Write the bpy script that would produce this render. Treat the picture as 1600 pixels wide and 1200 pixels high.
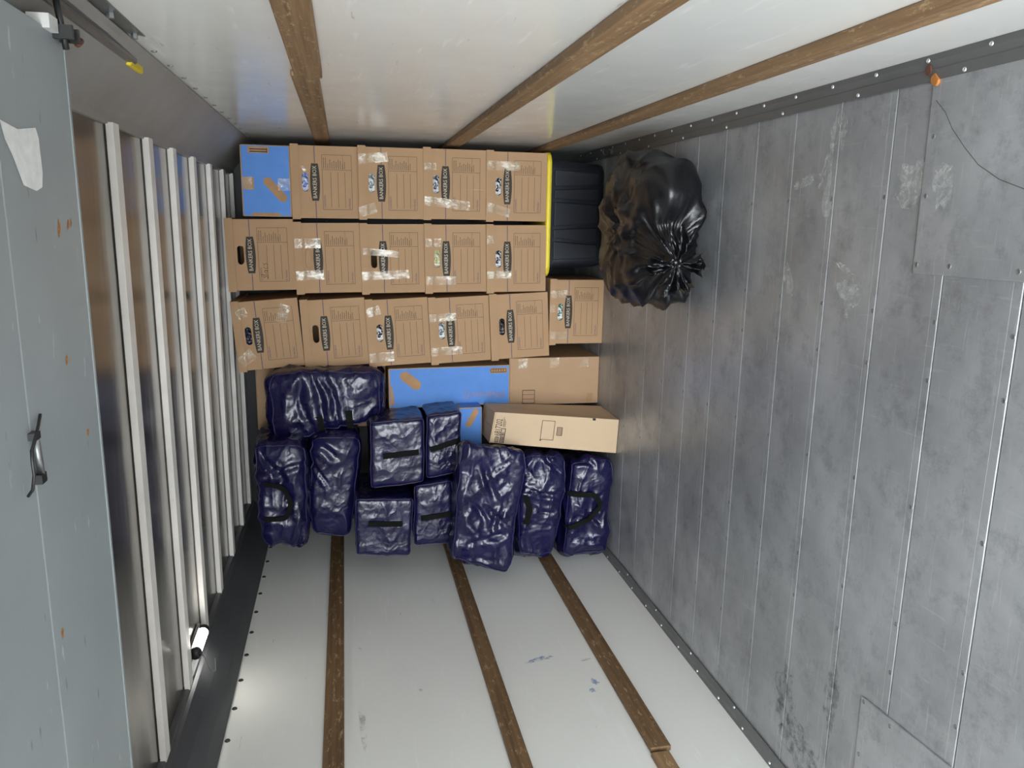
import bpy, bmesh, math, random
from mathutils import Vector, Matrix, noise
from mathutils.bvhtree import BVHTree
S = bpy.context.scene
for o in list(bpy.data.objects): bpy.data.objects.remove(o)
COL = S.collection

# ---------------------------------------------------------------- camera
R = math.radians
def cam_matrix(yaw, pit, roll):
    B = Matrix(((1,0,0),(0,0,1),(0,-1,0)))
    Yw = Matrix(((math.cos(yaw),math.sin(yaw),0),(-math.sin(yaw),math.cos(yaw),0),(0,0,1)))
    P = Matrix(((1,0,0),(0,math.cos(pit),math.sin(pit)),(0,-math.sin(pit),math.cos(pit))))
    Q = Matrix(((math.cos(roll),-math.sin(roll),0),(math.sin(roll),math.cos(roll),0),(0,0,1)))
    return (Q @ B @ P @ Yw).transposed()
cam = bpy.data.cameras.new('camera'); camo = bpy.data.objects.new('camera', cam); COL.objects.link(camo)
cam.sensor_fit = 'HORIZONTAL'; cam.sensor_width = 36; cam.lens = 1215/1600*36; cam.clip_start = .02
camo.matrix_world = Matrix.Translation((0,0,1.206)) @ cam_matrix(R(11.93), R(-11.9), R(91.58)).to_4x4()
S.camera = camo
# ---------------------------------------------------------------- sky, exposure
w = bpy.data.worlds.new('sky'); S.world = w; w.use_nodes = True
bg = w.node_tree.nodes['Background']; bg.inputs[0].default_value = (.90,.95,1.0,1); bg.inputs[1].default_value = 1.0
pl = bpy.data.lights.new('door_opening_portal', 'AREA'); pl.shape = 'RECTANGLE'; pl.size = 1.9; pl.size_y = 1.62
pl.cycles.is_portal = True
plo = bpy.data.objects.new('door_opening_portal', pl); COL.objects.link(plo)
plo.location = (-.61,-1.11,.81); plo.rotation_euler = (R(90),0,0)
S.view_settings.view_transform = 'Standard'; S.view_settings.look = 'None'
S.view_settings.exposure = 3.98; S.view_settings.gamma = 1; S.view_settings.use_curve_mapping = False

# ---------------------------------------------------------------- materials
def lin(c): return tuple((x/255/12.92 if x/255<=.04045 else ((x/255+.055)/1.055)**2.4) for x in c)+(1,)
MATS = {}
class NT:
    def __init__(s, name):
        s.m = bpy.data.materials.new(name); s.m.use_nodes = True; s.t = s.m.node_tree; s.b = s.t.nodes['Principled BSDF']
        s.tc = None
    def n(s, typ, **k):
        x = s.t.nodes.new(typ)
        for a,v in k.items(): setattr(x,a,v)
        return x
    def l(s, a, b): s.t.links.new(a,b)
    def coord(s, scale=(1,1,1), rot=(0,0,0), obj=True):
        tc = s.n('ShaderNodeTexCoord'); mp = s.n('ShaderNodeMapping'); mp.inputs['Scale'].default_value = scale; mp.inputs['Rotation'].default_value = rot
        if obj: s.l(tc.outputs['Object'], mp.inputs[0])
        else:
            g = s.n('ShaderNodeNewGeometry'); s.l(g.outputs['Position'], mp.inputs[0])
        return mp.outputs[0]
    def noise(s, vec, scale, detail=3, rough=.55):
        x = s.n('ShaderNodeTexNoise'); x.inputs['Scale'].default_value = scale; x.inputs['Detail'].default_value = detail; x.inputs['Roughness'].default_value = rough
        s.l(vec, x.inputs['Vector']); return x.outputs[0]
    def ramp(s, fac, stops):
        x = s.n('ShaderNodeValToRGB'); e = x.color_ramp.elements
        while len(e) < len(stops): e.new(.5)
        for i,(p,c) in enumerate(stops):
            e[i].position = p; e[i].color = c if hasattr(c,'__len__') else (c,c,c,1)
        s.l(fac, x.inputs[0]); return x.outputs[0]
    def mix(s, fac, a, b):
        x = s.n('ShaderNodeMix', data_type='RGBA')
        for i,v in ((0,fac),(6,a),(7,b)):
            if hasattr(v,'is_linked'): s.l(v, x.inputs[i])
            else: x.inputs[i].default_value = v
        return x.outputs[2]
    def bump(s, h, strength, dist=.01):
        x = s.n('ShaderNodeBump'); x.inputs['Strength'].default_value = strength; x.inputs['Distance'].default_value = dist
        s.l(h, x.inputs['Height']); s.l(x.outputs[0], s.b.inputs['Normal'])
    def set(s, **k):
        for a,v in k.items():
            i = s.b.inputs[a.replace('_',' ')]
            if hasattr(v,'is_linked'): s.l(v,i)
            else: i.default_value = v
def done(name, nt): MATS[name] = nt.m; return nt.m
def plain(name, rgb, rough=.5, metal=0, var=.12, scale=20, **k):
    t = NT(name); v = t.coord(); c = lin(rgb)
    d = tuple(x*(1-var) for x in c[:3])+(1,); e = tuple(min(1,x*(1+var)) for x in c[:3])+(1,)
    t.set(Base_Color=t.ramp(t.noise(v,scale), [(.3,d),(.7,e)]), Roughness=rough, Metallic=metal, **k)
    return done(name, t)
def card(name, rgb):
    t = NT(name); v = t.coord(); c = lin(rgb)
    d = tuple(x*.92 for x in c[:3])+(1,)
    n1 = t.noise(v, 6, 4); t.set(Base_Color=t.ramp(n1, [(.3,d),(.7,c)]), Roughness=.78, Specular_IOR_Level=.25)
    t.bump(t.noise(t.coord((4,4,90)), 3, 2), .08, .002); return done(name, t)
card('cardboard', (184,150,115)); card('cardboard_tan', (214,188,156)); card('cardboard_plain', (186,154,122))
plain('cardboard_blue', (84,140,216), .6, var=.04)
plain('print_violet', (72,62,108), .7); plain('print_brown', (96,76,58), .7); plain('badge_dark', (58,50,40), .7); plain('badge_light', (204,192,172), .6)
plain('print_black', (34,32,30), .6); plain('print_tan', (176,136,96), .75); plain('ink_pen', (70,50,46), .6)
plain('print_faint', (158,132,140), .65)
plain('strap_black', (20,22,19), .9, Specular_IOR_Level=.15); plain('tote_black', (26,30,38), .42, var=.05); plain('lid_yellow', (238,216,58), .4, var=.04)
plain('steel_dark', (70,70,70), .4, .8); plain('steel', (150,152,152), .35, .9); plain('rubber_black', (18,18,18), .5)
plain('screw_metal', (150,150,150), .45, .8); plain('rivet_white', (200,200,198), .3, .4)
plain('paper_white', (226,226,224), .7, var=.1, scale=40); plain('tag_yellow', (226,200,40), .5); plain('rust_chip', (176,112,52), .7, var=.4, scale=200)
plain('rust_dark',(92,58,42),.7); plain('orange_chip', (176,112,52), .5, var=.3); plain('scuff_blue', (110,150,190), .7); plain('scuff_white', (196,196,192), .7); plain('scuff_dark', (80,80,78), .7)
plain('white_plastic', (214,214,210), .4); plain('plank_under', (60,58,54), .7)
def white_wall(name, base, rough, streak, slen):
    t = NT(name); v = t.coord(obj=False); c = lin(base)
    n1 = t.ramp(t.noise(v, 1.6, 4), [(.3,tuple(x*.94 for x in c[:3])+(1,)),(.7,c)])
    sc = t.coord((60,5,46), (R(12),0,0), obj=False)
    sm = t.ramp(t.noise(sc, 1, 2, .6), [(.63,0),(.72,streak)])
    sd = t.ramp(t.noise(t.coord((40,9,70),(R(-22),0,0),obj=False), 1, 2, .6), [(.72,0),(.78,.35)])
    t.set(Base_Color=t.mix(sd, t.mix(sm, n1, lin((244,244,242))), lin((120,120,118))), Roughness=t.ramp(t.noise(v, 9, 4), [(.3,rough),(.75,rough+.08)]), Specular_IOR_Level=.5)
    t.bump(t.noise(t.coord((1,.5,1),obj=False), 3.5, 2), .04, .02); return done(name, t)
white_wall('panel_white', (230,230,225), .16, .5, 1)
white_wall('panel_white_left', (238,238,233), .3, .35, 1)
def metal_floor(name, base, rough):
    t = NT(name); v = t.coord(obj=False)
    c = lin(base); big = t.noise(v, 2.2, 6, .62)
    col = t.ramp(big, [(.3,tuple(x*.62 for x in c[:3])+(1,)),(.7,tuple(min(1,x*1.25) for x in c[:3])+(1,))])
    scr = t.ramp(t.noise(t.coord((6,110,1),(0,0,R(8)),obj=False),1,3,.7), [(.60,0),(.74,.5)])
    scr2 = t.ramp(t.noise(t.coord((90,7,1),(0,0,R(28)),obj=False),1,3,.7), [(.61,0),(.76,.45)])
    dirt = t.ramp(t.noise(v, 9, 8, .8), [(.5,0),(.75,.6)])
    col = t.mix(scr, col, lin((208,210,210))); col = t.mix(scr2, col, lin((196,198,198))); col = t.mix(dirt, col, lin((88,88,88)))
    ro = t.ramp(t.noise(v, 5, 6, .7), [(.25,rough-.08),(.8,rough+.16)])
    t.set(Base_Color=col, Metallic=.42, Roughness=ro)
    t.bump(t.noise(t.coord((5,60,1),obj=False),1,4,.7), .06, .004); return done(name, t)
metal_floor('floor_metal', (172,174,176), .36)
metal_floor('patch_metal', (176,178,180), .36)
def sheet(name, base, rough, metal, wave=.1, wsc=(6,1.2,6), var=.12):
    t = NT(name); v = t.coord(obj=False); c = lin(base)
    col = t.ramp(t.noise(v, 4, 5, .6), [(.3,tuple(x*(1-var) for x in c[:3])+(1,)),(.7,tuple(min(1,x*(1+var)) for x in c[:3])+(1,))])
    sp = t.ramp(t.noise(t.coord((30,70,30),obj=False), 1, 3, .7), [(.7,0),(.78,.4)])
    t.set(Base_Color=t.mix(sp,col,lin((206,204,198))), Metallic=metal, Roughness=rough)
    t.bump(t.noise(t.coord(wsc,obj=False), 1, 2), wave, .02); return done(name, t)
sheet('ceiling_sheet', (138,134,128), .21, .9, .10, (2.2,9,1))
sheet('rib_metal', (242,238,232), .45, .1, .03)
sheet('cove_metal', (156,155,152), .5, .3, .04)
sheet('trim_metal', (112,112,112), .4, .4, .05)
sheet('track_metal', (120,124,124), .35, .8, .04)
sheet('wall_back_metal', (34,34,34), .45, .5, .03)  # bulkhead colour taken near black to stand in for shade behind the load
sheet('rail_metal', (150,150,150), .35, .8, .04)
def door_paint():
    t = NT('door_paint'); v = t.coord(obj=False); c = lin((150,157,159))
    col = t.ramp(t.noise(v, 3, 5), [(.3,tuple(x*.9 for x in c[:3])+(1,)),(.7,tuple(x*1.06 for x in c[:3])+(1,))])
    a = t.ramp(t.noise(t.coord((14,60,1),(0,0,R(35)),obj=False),1,2,.6), [(.70,0),(.76,.7)])
    b = t.ramp(t.noise(t.coord((12,50,1),(0,0,R(62)),obj=False),1,2,.6), [(.71,0),(.77,.6)])
    col = t.mix(a, col, lin((196,200,200))); col = t.mix(b, col, lin((78,80,80)))
    t.set(Base_Color=col, Roughness=.45); t.bump(t.noise(v,40,2),.05,.002); done('door_paint', t)
door_paint()
def wood(name, base, dark):
    t = NT(name); g = t.noise(t.coord((30,1.4,60),obj=False), 1, 5, .65)
    col = t.ramp(g, [(.3,lin(dark)),(.7,lin(base))])
    sp = t.ramp(t.noise(t.coord((70,22,70),obj=False),1,4,.75), [(.56,0),(.68,.7)])
    t.set(Base_Color=t.mix(sp, col, lin((196,170,130))), Roughness=.6); t.bump(g,.25,.003); return done(name, t)
wood('slat_wood', (156,124,88), (104,78,52)); wood('slat_wood_dark', (128,100,68), (86,64,42))
def bag_mat():
    t = NT('bag_navy'); v = t.coord()
    warp = t.noise(v, 9, 2)
    h1 = t.ramp(t.noise(t.coord((9,9,9)), 1.4, 2.5, .5), [(.3,0),(.52,1),(.72,.15)])
    vo = t.n('ShaderNodeTexVoronoi', feature='DISTANCE_TO_EDGE'); vo.inputs['Scale'].default_value = 15
    mv = t.n('ShaderNodeVectorMath', operation='ADD'); t.l(v, mv.inputs[0])
    nx = t.n('ShaderNodeTexNoise'); nx.inputs['Scale'].default_value = 7; t.l(v, nx.inputs['Vector']); 
    sc = t.n('ShaderNodeVectorMath', operation='SCALE'); sc.inputs['Scale'].default_value = .16; t.l(nx.outputs['Color'], sc.inputs[0]); t.l(sc.outputs[0], mv.inputs[1]); t.l(mv.outputs[0], vo.inputs['Vector'])
    ed = t.ramp(vo.outputs['Distance'], [(0,0),(.12,1)])
    b1 = t.n('ShaderNodeBump'); b1.inputs['Strength'].default_value=.06; b1.inputs['Distance'].default_value=.006; t.l(ed, b1.inputs['Height'])
    b2 = t.n('ShaderNodeBump'); b2.inputs['Strength'].default_value=.30; b2.inputs['Distance'].default_value=.012; t.l(h1, b2.inputs['Height']); t.l(b1.outputs[0], b2.inputs['Normal'])
    t.l(b2.outputs[0], t.b.inputs['Normal'])
    t.set(Base_Color=t.ramp(warp,[(.3,lin((18,16,52))),(.7,lin((24,22,66)))]), Roughness=.26, Specular_IOR_Level=.55, Coat_Weight=.12, Coat_Roughness=.12)
    done('bag_navy', t)
bag_mat(); plain('piping_navy', (34,33,76), .35, var=.1)
def liner():
    t = NT('liner_black'); v = t.coord()
    h = t.ramp(t.noise(v, 14, 4, .6), [(.3,0),(.55,1),(.75,.2)])
    t.set(Base_Color=lin((14,14,18)), Roughness=t.ramp(t.noise(v,7),[(.3,.24),(.7,.42)]), Specular_IOR_Level=.7); t.bump(h,.16,.006); done('liner_black', t)
liner()
def tape():
    t = NT('tape_clear'); v = t.coord((1,1,1))
    t.set(Base_Color=lin((240,226,198)), Roughness=.12, Alpha=t.ramp(t.noise(t.coord((20,20,12)),1.2,2),[(.35,.12),(.5,.28),(.62,.7)]), Specular_IOR_Level=1.0, Coat_Weight=1.0, Coat_Roughness=.08)
    t.bump(t.noise(t.coord((24,24,13)),1.5,3,.6), .9, .02); done('tape_clear', t)
tape()
def contents_mat(name, a, b, scale=60):
    t = NT(name); v = t.coord()
    t.set(Base_Color=t.ramp(t.noise(v, scale, 2), [(.46,lin(a)),(.54,lin(b))]), Roughness=.25); return done(name, t)
def emit(name, rgb, strength):
    t = NT(name); t.set(Base_Color=lin(rgb), Emission_Color=lin(rgb), Emission_Strength=strength, Roughness=.3); return done(name, t)
emit('lamp_glow', (255,252,244), 1.6)
plain('ground_grey', (120,118,114), .9)

# ---------------------------------------------------------------- geometry helpers
class MB:
    def __init__(s): s.v=[]; s.f=[]
    def add(s, vs, fs):
        k=len(s.v); s.v += [tuple(x) for x in vs]; s.f += [tuple(i+k for i in f) for f in fs]; return s
    def box(s, a, b):
        x0,y0,z0=a; x1,y1,z1=b
        return s.hexa([(x0,y0,z0),(x1,y0,z0),(x1,y1,z0),(x0,y1,z0),(x0,y0,z1),(x1,y0,z1),(x1,y1,z1),(x0,y1,z1)])
    def hexa(s, p): return s.add(p, [(0,3,2,1),(4,5,6,7),(0,1,5,4),(1,2,6,5),(2,3,7,6),(3,0,4,7)])
    def prism(s, prof, a, b, axis):
        n=len(prof)
        def P(q,t): return (t,q[0],q[1]) if axis=='x' else ((q[0],t,q[1]) if axis=='y' else (q[0],q[1],t))
        vs=[P(q,a) for q in prof]+[P(q,b) for q in prof]
        return s.add(vs, [tuple(range(n)), tuple(range(2*n-1,n-1,-1))]+[(i,i+n,(i+1)%n+n,(i+1)%n) for i in range(n)])
    def tube(s, path, r, n=8, cap=True):
        path=[Vector(p) for p in path]; rings=[]
        up=Vector((0,0,1))
        for i,p in enumerate(path):
            d=(path[min(i+1,len(path)-1)]-path[max(i-1,0)])
            if d.length<1e-9: d=Vector((0,0,1))
            d.normalize(); a=d.cross(up if abs(d.dot(up))<.95 else Vector((1,0,0))).normalized(); b=d.cross(a)
            rr=r[i] if hasattr(r,'__len__') else r
            rings.append([p+a*math.cos(t*2*math.pi/n)*rr+b*math.sin(t*2*math.pi/n)*rr for t in range(n)])
        k=len(path); vs=[v for q in rings for v in q]
        fs=[(i*n+j,i*n+(j+1)%n,(i+1)*n+(j+1)%n,(i+1)*n+j) for i in range(k-1) for j in range(n)]
        if cap: fs += [tuple(range(n-1,-1,-1)), tuple(range((k-1)*n,k*n))]
        return s.add(vs,fs)
    def rect(s, x0,x1,z0,z1,y=0): return s.add([(x0,y,z0),(x1,y,z0),(x1,y,z1),(x0,y,z1)],[(0,1,2,3)])
    def seg(s, a, b, wd, y=0):
        a=Vector(a); b=Vector(b); d=(b-a).normalized(); n=Vector((-d.y,d.x))*wd/2
        return s.add([(p.x,y,p.y) for p in (a-n,b-n,b+n,a+n)],[(0,1,2,3)])
    def poly(s, pts, y=0): return s.add([(p[0],y,p[1]) for p in pts],[tuple(range(len(pts)))])
    def mesh(s, name, smooth=False, recalc=True):
        me=bpy.data.meshes.new(name); me.from_pydata(s.v,[],s.f)
        if recalc:
            bm=bmesh.new(); bm.from_mesh(me); bmesh.ops.recalc_face_normals(bm, faces=bm.faces); bm.to_mesh(me); bm.free()
        if smooth: me.polygons.foreach_set('use_smooth',[True]*len(me.polygons))
        me.update(); return me
    def build(s, name, mat, parent=None, loc=(0,0,0), smooth=False, recalc=True):
        return obj(name, s.mesh(name,smooth,recalc), mat, parent, loc)
STUFF={'badge_lettering','printed_form','form_wording','handling_mark','store_lettering','barcode','printed_frame','printed_number','petal_print','pen_note','roller_bracket'}
def obj(name, me, mat=None, parent=None, loc=(0,0,0)):
    o=bpy.data.objects.new(name, me); COL.objects.link(o); o.location=loc
    if name in STUFF: o['kind']='stuff'
    if parent: o.parent=parent
    if mat and me is not None:
        if not me.materials: me.materials.append(MATS[mat])
        elif me.materials[0]!=MATS[mat]:
            o.material_slots[0].link='OBJECT'; o.material_slots[0].material=MATS[mat]
    return o
def tag(o, label, cat, group=None, kind=None):
    o['label']=label; o['category']=cat
    if group: o['group']=group
    if kind: o['kind']=kind
    return o
def root(name, loc, label, cat, group=None, kind=None, rot=(0,0,0)):
    o=bpy.data.objects.new(name,None); COL.objects.link(o); o.location=loc; o.rotation_euler=rot; o.empty_display_size=.05
    return tag(o,label,cat,group,kind)
def text_mb(body, size, x, z, y, align='CENTER', sx=1, rot=0):
    cu=bpy.data.curves.new('t','FONT'); cu.body=body; cu.size=size; cu.align_x=align; cu.align_y='CENTER'; cu.resolution_u=2
    o=bpy.data.objects.new('t',cu); COL.objects.link(o); bpy.context.view_layer.update()
    me=bpy.data.meshes.new_from_object(o.evaluated_get(bpy.context.evaluated_depsgraph_get()))
    c,s_=math.cos(rot),math.sin(rot)
    vs=[(x+(v.co.x*sx*c-v.co.y*s_), y, z+(v.co.x*sx*s_+v.co.y*c)) for v in me.vertices]
    fs=[tuple(p.vertices) for p in me.polygons]
    bpy.data.objects.remove(o); bpy.data.curves.remove(cu); bpy.data.meshes.remove(me)
    return vs,fs
def bevel(o, wd=.002, seg=2):
    m=o.modifiers.new('bevel','BEVEL'); m.width=wd; m.segments=seg; m.limit_method='ANGLE'; return o

# ================================================================ the setting: the cargo box of a truck
XR,XL,Y0,Y1,ZC = .355,-1.575,-1.1,4.05,1.7285
ZW = 1.617
# ground outside
g=MB().box((-12,-14,-1.0),(12,-1.2,-.85)).build('ground','ground_grey'); tag(g,'grey ground outside behind the open truck','ground',kind='structure')
# floor: dark under-floor with metal planks
fl=MB().box((XL-.05,Y0,-.06),(XR+.05,Y1+.02,-.012)).build('floor','plank_under'); tag(fl,'scratched grey metal plank floor of the cargo box','floor',kind='structure')
random.seed(4)
t_=.012; prof=[(.0012,-t_),(.1985,-t_),(.1985,-.0012),(.1973,0),(.0232,0),(.0225,-.0005),(.0218,0),(.0028,0),(.0012,-.0016)]
pm=MB().prism(prof,XL,XR,'x').mesh('floor_plank'); yk=[]
k=0
y=1.195-.2*7
while y < Y1-.05:
    if y+.2>Y0:
        o=obj('floor_plank',pm,'floor_metal',fl,(0,y,0))
        yk.append(y)
    y+=.2
# patch plates
pp=MB().prism([(-.09,1.19),(.353,1.19),(.353,1.486),(-.092,1.482)],.0003,.0045,'z'); bevel(pp.build('patch_plate','patch_metal',fl),.0022,2)
pp=MB().prism([(-1.53,1.193),(-1.091,1.193),(-1.113,1.484),(-1.53,1.478)],.0003,.0045,'z'); bevel(pp.build('patch_plate','patch_metal',fl),.0022,2)
# screws in the planks
def disc(r,h,n=10):
    b=MB(); b.add([(r*math.cos(i*6.2832/n),r*math.sin(i*6.2832/n),0) for i in range(n)]+[(r*.8*math.cos(i*6.2832/n),r*.8*math.sin(i*6.2832/n),h) for i in range(n)]+[(r*.45*math.cos(i*6.2832/n),r*.45*math.sin(i*6.2832/n),h*.35) for i in range(n)],
        [(i,(i+1)%n,(i+1)%n+n,i+n) for i in range(n)]+[(i+n,(i+1)%n+n,(i+1)%n+2*n,i+2*n) for i in range(n)]+[tuple(range(2*n,3*n))]); return b
scm=disc(.0058,.0011).mesh('screw',recalc=False)
for y in yk:
    if 1.1<y<3.3:
        for x in (.33,.07,-.19,-.312,-.597,-.883,-1.004,-1.259):
            if y<1.4 and (x>-.09 and y<1.45 or x<-1.09): continue
            o=obj('screw',scm,'screw_metal',fl,(x+random.uniform(-.003,.003),y+.0085+random.uniform(-.001,.001),0))
for x,y in [(-.073,1.471),(-.072,1.377),(-.072,1.207),(.19,1.466),(.07,1.468),(.33,1.40),(-1.122,1.472),(-1.123,1.378),(-1.263,1.468),(-1.4,1.468)]:
    obj('screw',scm,'screw_metal',fl,(x,y,.0045))
# scuffs: pale smears worn on the floor
def blob(cx,cy,rx,ry,rot,seed,n=22,rough=.5):
    random.seed(seed); pts=[]
    for i in range(n):
        a=i*2*math.pi/n; r=1+rough*noise.noise(Vector((math.cos(a)*1.7+seed*3.1,math.sin(a)*1.7,seed)))+random.uniform(-.18,.18)
        px,py=rx*r*math.cos(a),ry*r*math.sin(a); pts.append((cx+px*math.cos(rot)-py*math.sin(rot),cy+px*math.sin(rot)+py*math.cos(rot)))
    return pts
def smear_mat(name, rgb, lo, hi, amax, sc):
    t=NT(name); v=t.coord(obj=False); a=t.ramp(t.noise(v, sc, 5, .75),[(lo,0),(hi,amax)])
    t.set(Base_Color=lin(rgb),Roughness=.8,Alpha=a); done(name,t)
smear_mat('smear_pale',(206,206,202),.42,.62,.6,38); smear_mat('smear_dark',(48,46,44),.45,.7,.6,30); smear_mat('smear_blue',(130,164,200),.38,.62,.7,50); smear_mat('smear_brown',(96,78,56),.35,.7,.5,20)
def flat_poly(pts, z): return MB().add([(p[0],p[1],z) for p in pts],[tuple(range(len(pts)))])
for i,(x,y,rx,ry,ro) in enumerate([(-.15,1.70,.055,.035,.3),(-.10,1.715,.05,.008,1.2),(.085,1.82,.07,.026,.1),(.16,1.84,.06,.012,-.4),(.12,1.93,.012,.07,.2),(.24,1.80,.05,.03,.2),(.10,1.52,.05,.05,.4),(.09,1.42,.05,.03,.1),(-.14,1.97,.05,.02,.5)]):
    flat_poly(blob(x,y,rx,ry,ro,i+2),.0008 if y>1.49 or x<-.1 else .0052).build('scuff_mark','smear_pale',fl,recalc=False)
for i,(x,y,rx,ry) in enumerate([(-1.33,1.80,.09,.05),(-1.42,1.72,.07,.09),(-1.2,1.6,.1,.03)]):
    flat_poly(blob(x,y,rx,ry,0,i+40),.0008).build('scuff_mark','smear_dark',fl,recalc=False)
# long curved scratch by the patch plate
cv=[(.262,1.470),(.235,1.440),(.20,1.415),(.16,1.375),(.125,1.335),(.095,1.28),(.075,1.22),(.068,1.196)]
b=MB(); 
for p,q in zip(cv[:-1],cv[1:]):
    d=(Vector(q)-Vector(p)).normalized(); n_=Vector((-d.y,d.x))*.0007; b.add([(p[0]-n_.x,p[1]-n_.y,.0052),(q[0]-n_.x,q[1]-n_.y,.0052),(q[0]+n_.x,q[1]+n_.y,.0052),(p[0]+n_.x,p[1]+n_.y,.0052)],[(0,1,2,3)])
b.build('scratch','scuff_dark',fl,recalc=False)
# floor angle trims along both walls
def trim(name, prof, mat, label):
    b=MB(); n=len(prof); b.add([(p[0],Y0,p[1]) for p in prof]+[(p[0],Y1,p[1]) for p in prof],[(i,i+1,i+1+n,i+n) for i in range(n-1)])
    o=b.build(name,mat); sm=o.modifiers.new('thick','SOLIDIFY'); sm.thickness=.002; tag(o,label,'trim',kind='structure'); return o
rvm=disc(.005,.002,8).mesh('rivet',recalc=False)
tr=trim('trim_1',[(XR,.006),(XR-.012,.004),(XR-.03,.004),(XR-.032,.007),(XR-.052,.0035)],'trim_metal','dark metal angle strip along the foot of the wall at the top of the photo')
tl=trim('trim_2',[(XL,.006),(XL+.012,.004),(XL+.03,.004),(XL+.032,.007),(XL+.052,.0035)],'trim_metal','dark metal angle strip along the foot of the wall at the bottom of the photo')
for i in range(24):
    yy=.35+i*.165
    for p,x,x2 in ((tr,XR-.010,XR-.045),(tl,XL+.010,XL+.045)):
        a=obj('rivet',rvm,'rivet_white',p,(x,yy,.0062))
        if i%2==0: obj('rivet',rvm,'rivet_white',p,(x2,yy+.06,.0062))
# walls with wood rub slats
def wall(name, x0, x1, xf, mat, label, slats, sgn):
    o=MB().box((x0,Y0,-.05),(x1,Y1,ZW)).build(name,mat); tag(o,label,'wall',kind='structure')
    for (z0,z1,y0,y1,th,m) in slats:
        b=MB().box((min(xf,xf-sgn*th),y0,z0),(max(xf,xf-sgn*th),y1,z1)).build('wood_slat',m,o); bevel(b,.003,2)
    for i in range(24):
        r=obj('rivet',rvm,'steel_dark' if sgn<0 else 'screw_metal',o,(xf-sgn*.0005,.28+i*.1645,1.599)); r.rotation_euler=(0,R(-90)*sgn,0); r.scale=(1.8,1.8,1.4) if sgn<0 else (1.4,1.4,1.2)
    return o
wr=wall('wall_right',XR,XR+.04,XR,'panel_white','glossy white panelled wall at the top of the photo',[(1.247,1.312,Y0,2.05,.019,'slat_wood'),(1.256,1.322,2.053,Y1,.015,'slat_wood'),(.685,.748,Y0,Y1,.022,'slat_wood'),(.250,.305,Y0,Y1,.024,'slat_wood')],1)
wl=wall('wall_left',XL-.04,XL,XL,'panel_white_left','white panelled wall at the bottom of the photo',[(1.247,1.31,Y0,Y1,.014,'slat_wood_dark'),(.706,.765,Y0,Y1,.018,'slat_wood_dark'),(.268,.335,1.955,Y1,.018,'slat_wood_dark'),(.282,.34,Y0,1.94,.016,'slat_wood')],-1)
def wall_poly(pts, x, sgn): return MB().add([(x,p[0],p[1]) for p in pts],[tuple(range(len(pts)))])
for i,(y,z,ry,rz,ro) in enumerate([(2.525,.54,.012,.055,.25),(2.49,.375,.006,.02,.3),(2.35,.385,.02,.012,.2),(2.30,.41,.012,.010,.2)]):
    wall_poly(blob(y,z,ry,rz,ro,i+60),XL+.0008,-1).build('paint_scuff','smear_blue',wl,recalc=False)
for i,(y,z,ry,rz,ro) in enumerate([(2.25,1.19,.10,.01,.05),(2.72,1.19,.012,.004,.6),(2.41,.99,.01,.005,.3),(2.95,1.02,.01,.004,.3)]):
    wall_poly(blob(y,z,ry,rz,ro,i+80),XL+.0008,-1).build('paint_scuff','smear_dark',wl,recalc=False)
bw=MB().box((XL-.04,Y1,-.05),(XR+.04,Y1+.04,ZC+.05)).build('wall_back','wall_back_metal'); tag(bw,'front bulkhead, coloured dark for shade, hidden behind the stacked boxes','wall',kind='structure')
# coves between wall tops and ceiling
XcR,XcL=.2116,-1.4317
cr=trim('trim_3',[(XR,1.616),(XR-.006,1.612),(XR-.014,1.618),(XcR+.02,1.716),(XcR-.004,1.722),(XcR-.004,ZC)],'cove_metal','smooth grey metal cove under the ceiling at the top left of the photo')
sheet('cove_shade_tone', (92,94,96), .42, .4, .04)  # cove metal darkened: its dark reflection and shade are put into the colour
cl=trim('trim_4',[(XL,1.616),(XL+.006,1.612),(XL+.014,1.618),(XL+.05,1.640),(XL+.055,1.636),(XL+.10,1.668),(XcL-.012,1.700),(XcL-.008,1.712),(XcL+.004,1.714),(XcL+.004,ZC)],'cove_shade_tone','grey metal cove with painted-in shade under the ceiling at the bottom left of the photo')
for yy in (2.02,2.35,2.67,3.0,3.35):
    for d in (0,.02,.04):
        r=obj('rivet',rvm,'screw_metal',cr,(XcR+.045+d*.25,yy+.02-d,1.698-d*.18)); r.rotation_euler=(0,R(215),0); r.scale=(.7,.7,.7)
        r=obj('rivet',rvm,'screw_metal',cl,(XcL-.03,yy+.02-d,1.6935)); r.rotation_euler=(0,R(145),0); r.scale=(.7,.7,.7)
# ceiling sheet with roof ribs
ce=MB().box((XL-.04,Y0,ZC),(XR+.04,Y1+.04,ZC+.03)).build('ceiling','ceiling_sheet'); tag(ce,'shiny aluminium roof sheet with pale cross ribs','ceiling',kind='structure')
rp=[(0,0),(.048,0),(.052,.003),(.052,.019),(.012,.019),(.012,.0165),(.001,.0160)]
rm=MB().prism([(p[0],p[1]+ZC-.019) for p in rp],XcL+.002,XcR-.002,'x').mesh('roof_rib')
for y in (.65,.98,1.315,1.65,1.985,2.32,2.63,2.97,3.32,3.67,3.97):
    obj('roof_rib',rm,'rib_metal',ce,(0,y,0))
# roll-up door parked overhead
ZD=1.626
dr=root('door_1',(-.62,1.41,ZD),'grey painted roll-up door parked overhead at the left of the photo','door',kind='structure')
xs0,xs1=XL+.04+.62,.272+.62
for i in range(6):
    a=-.288*i; b=MB().box((xs0,a-.286,0),(xs1,a,.022)).build('door_panel','door_paint',dr); bevel(b,.002,2)
e=MB().box((xs0,.0005,-.0012),(xs1,.004,.024)).build('edge_seal','door_paint',dr)
e=MB().box((xs0,.004,.004),(xs1,.026,.010)).build('bottom_lip','door_paint',dr)
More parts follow.
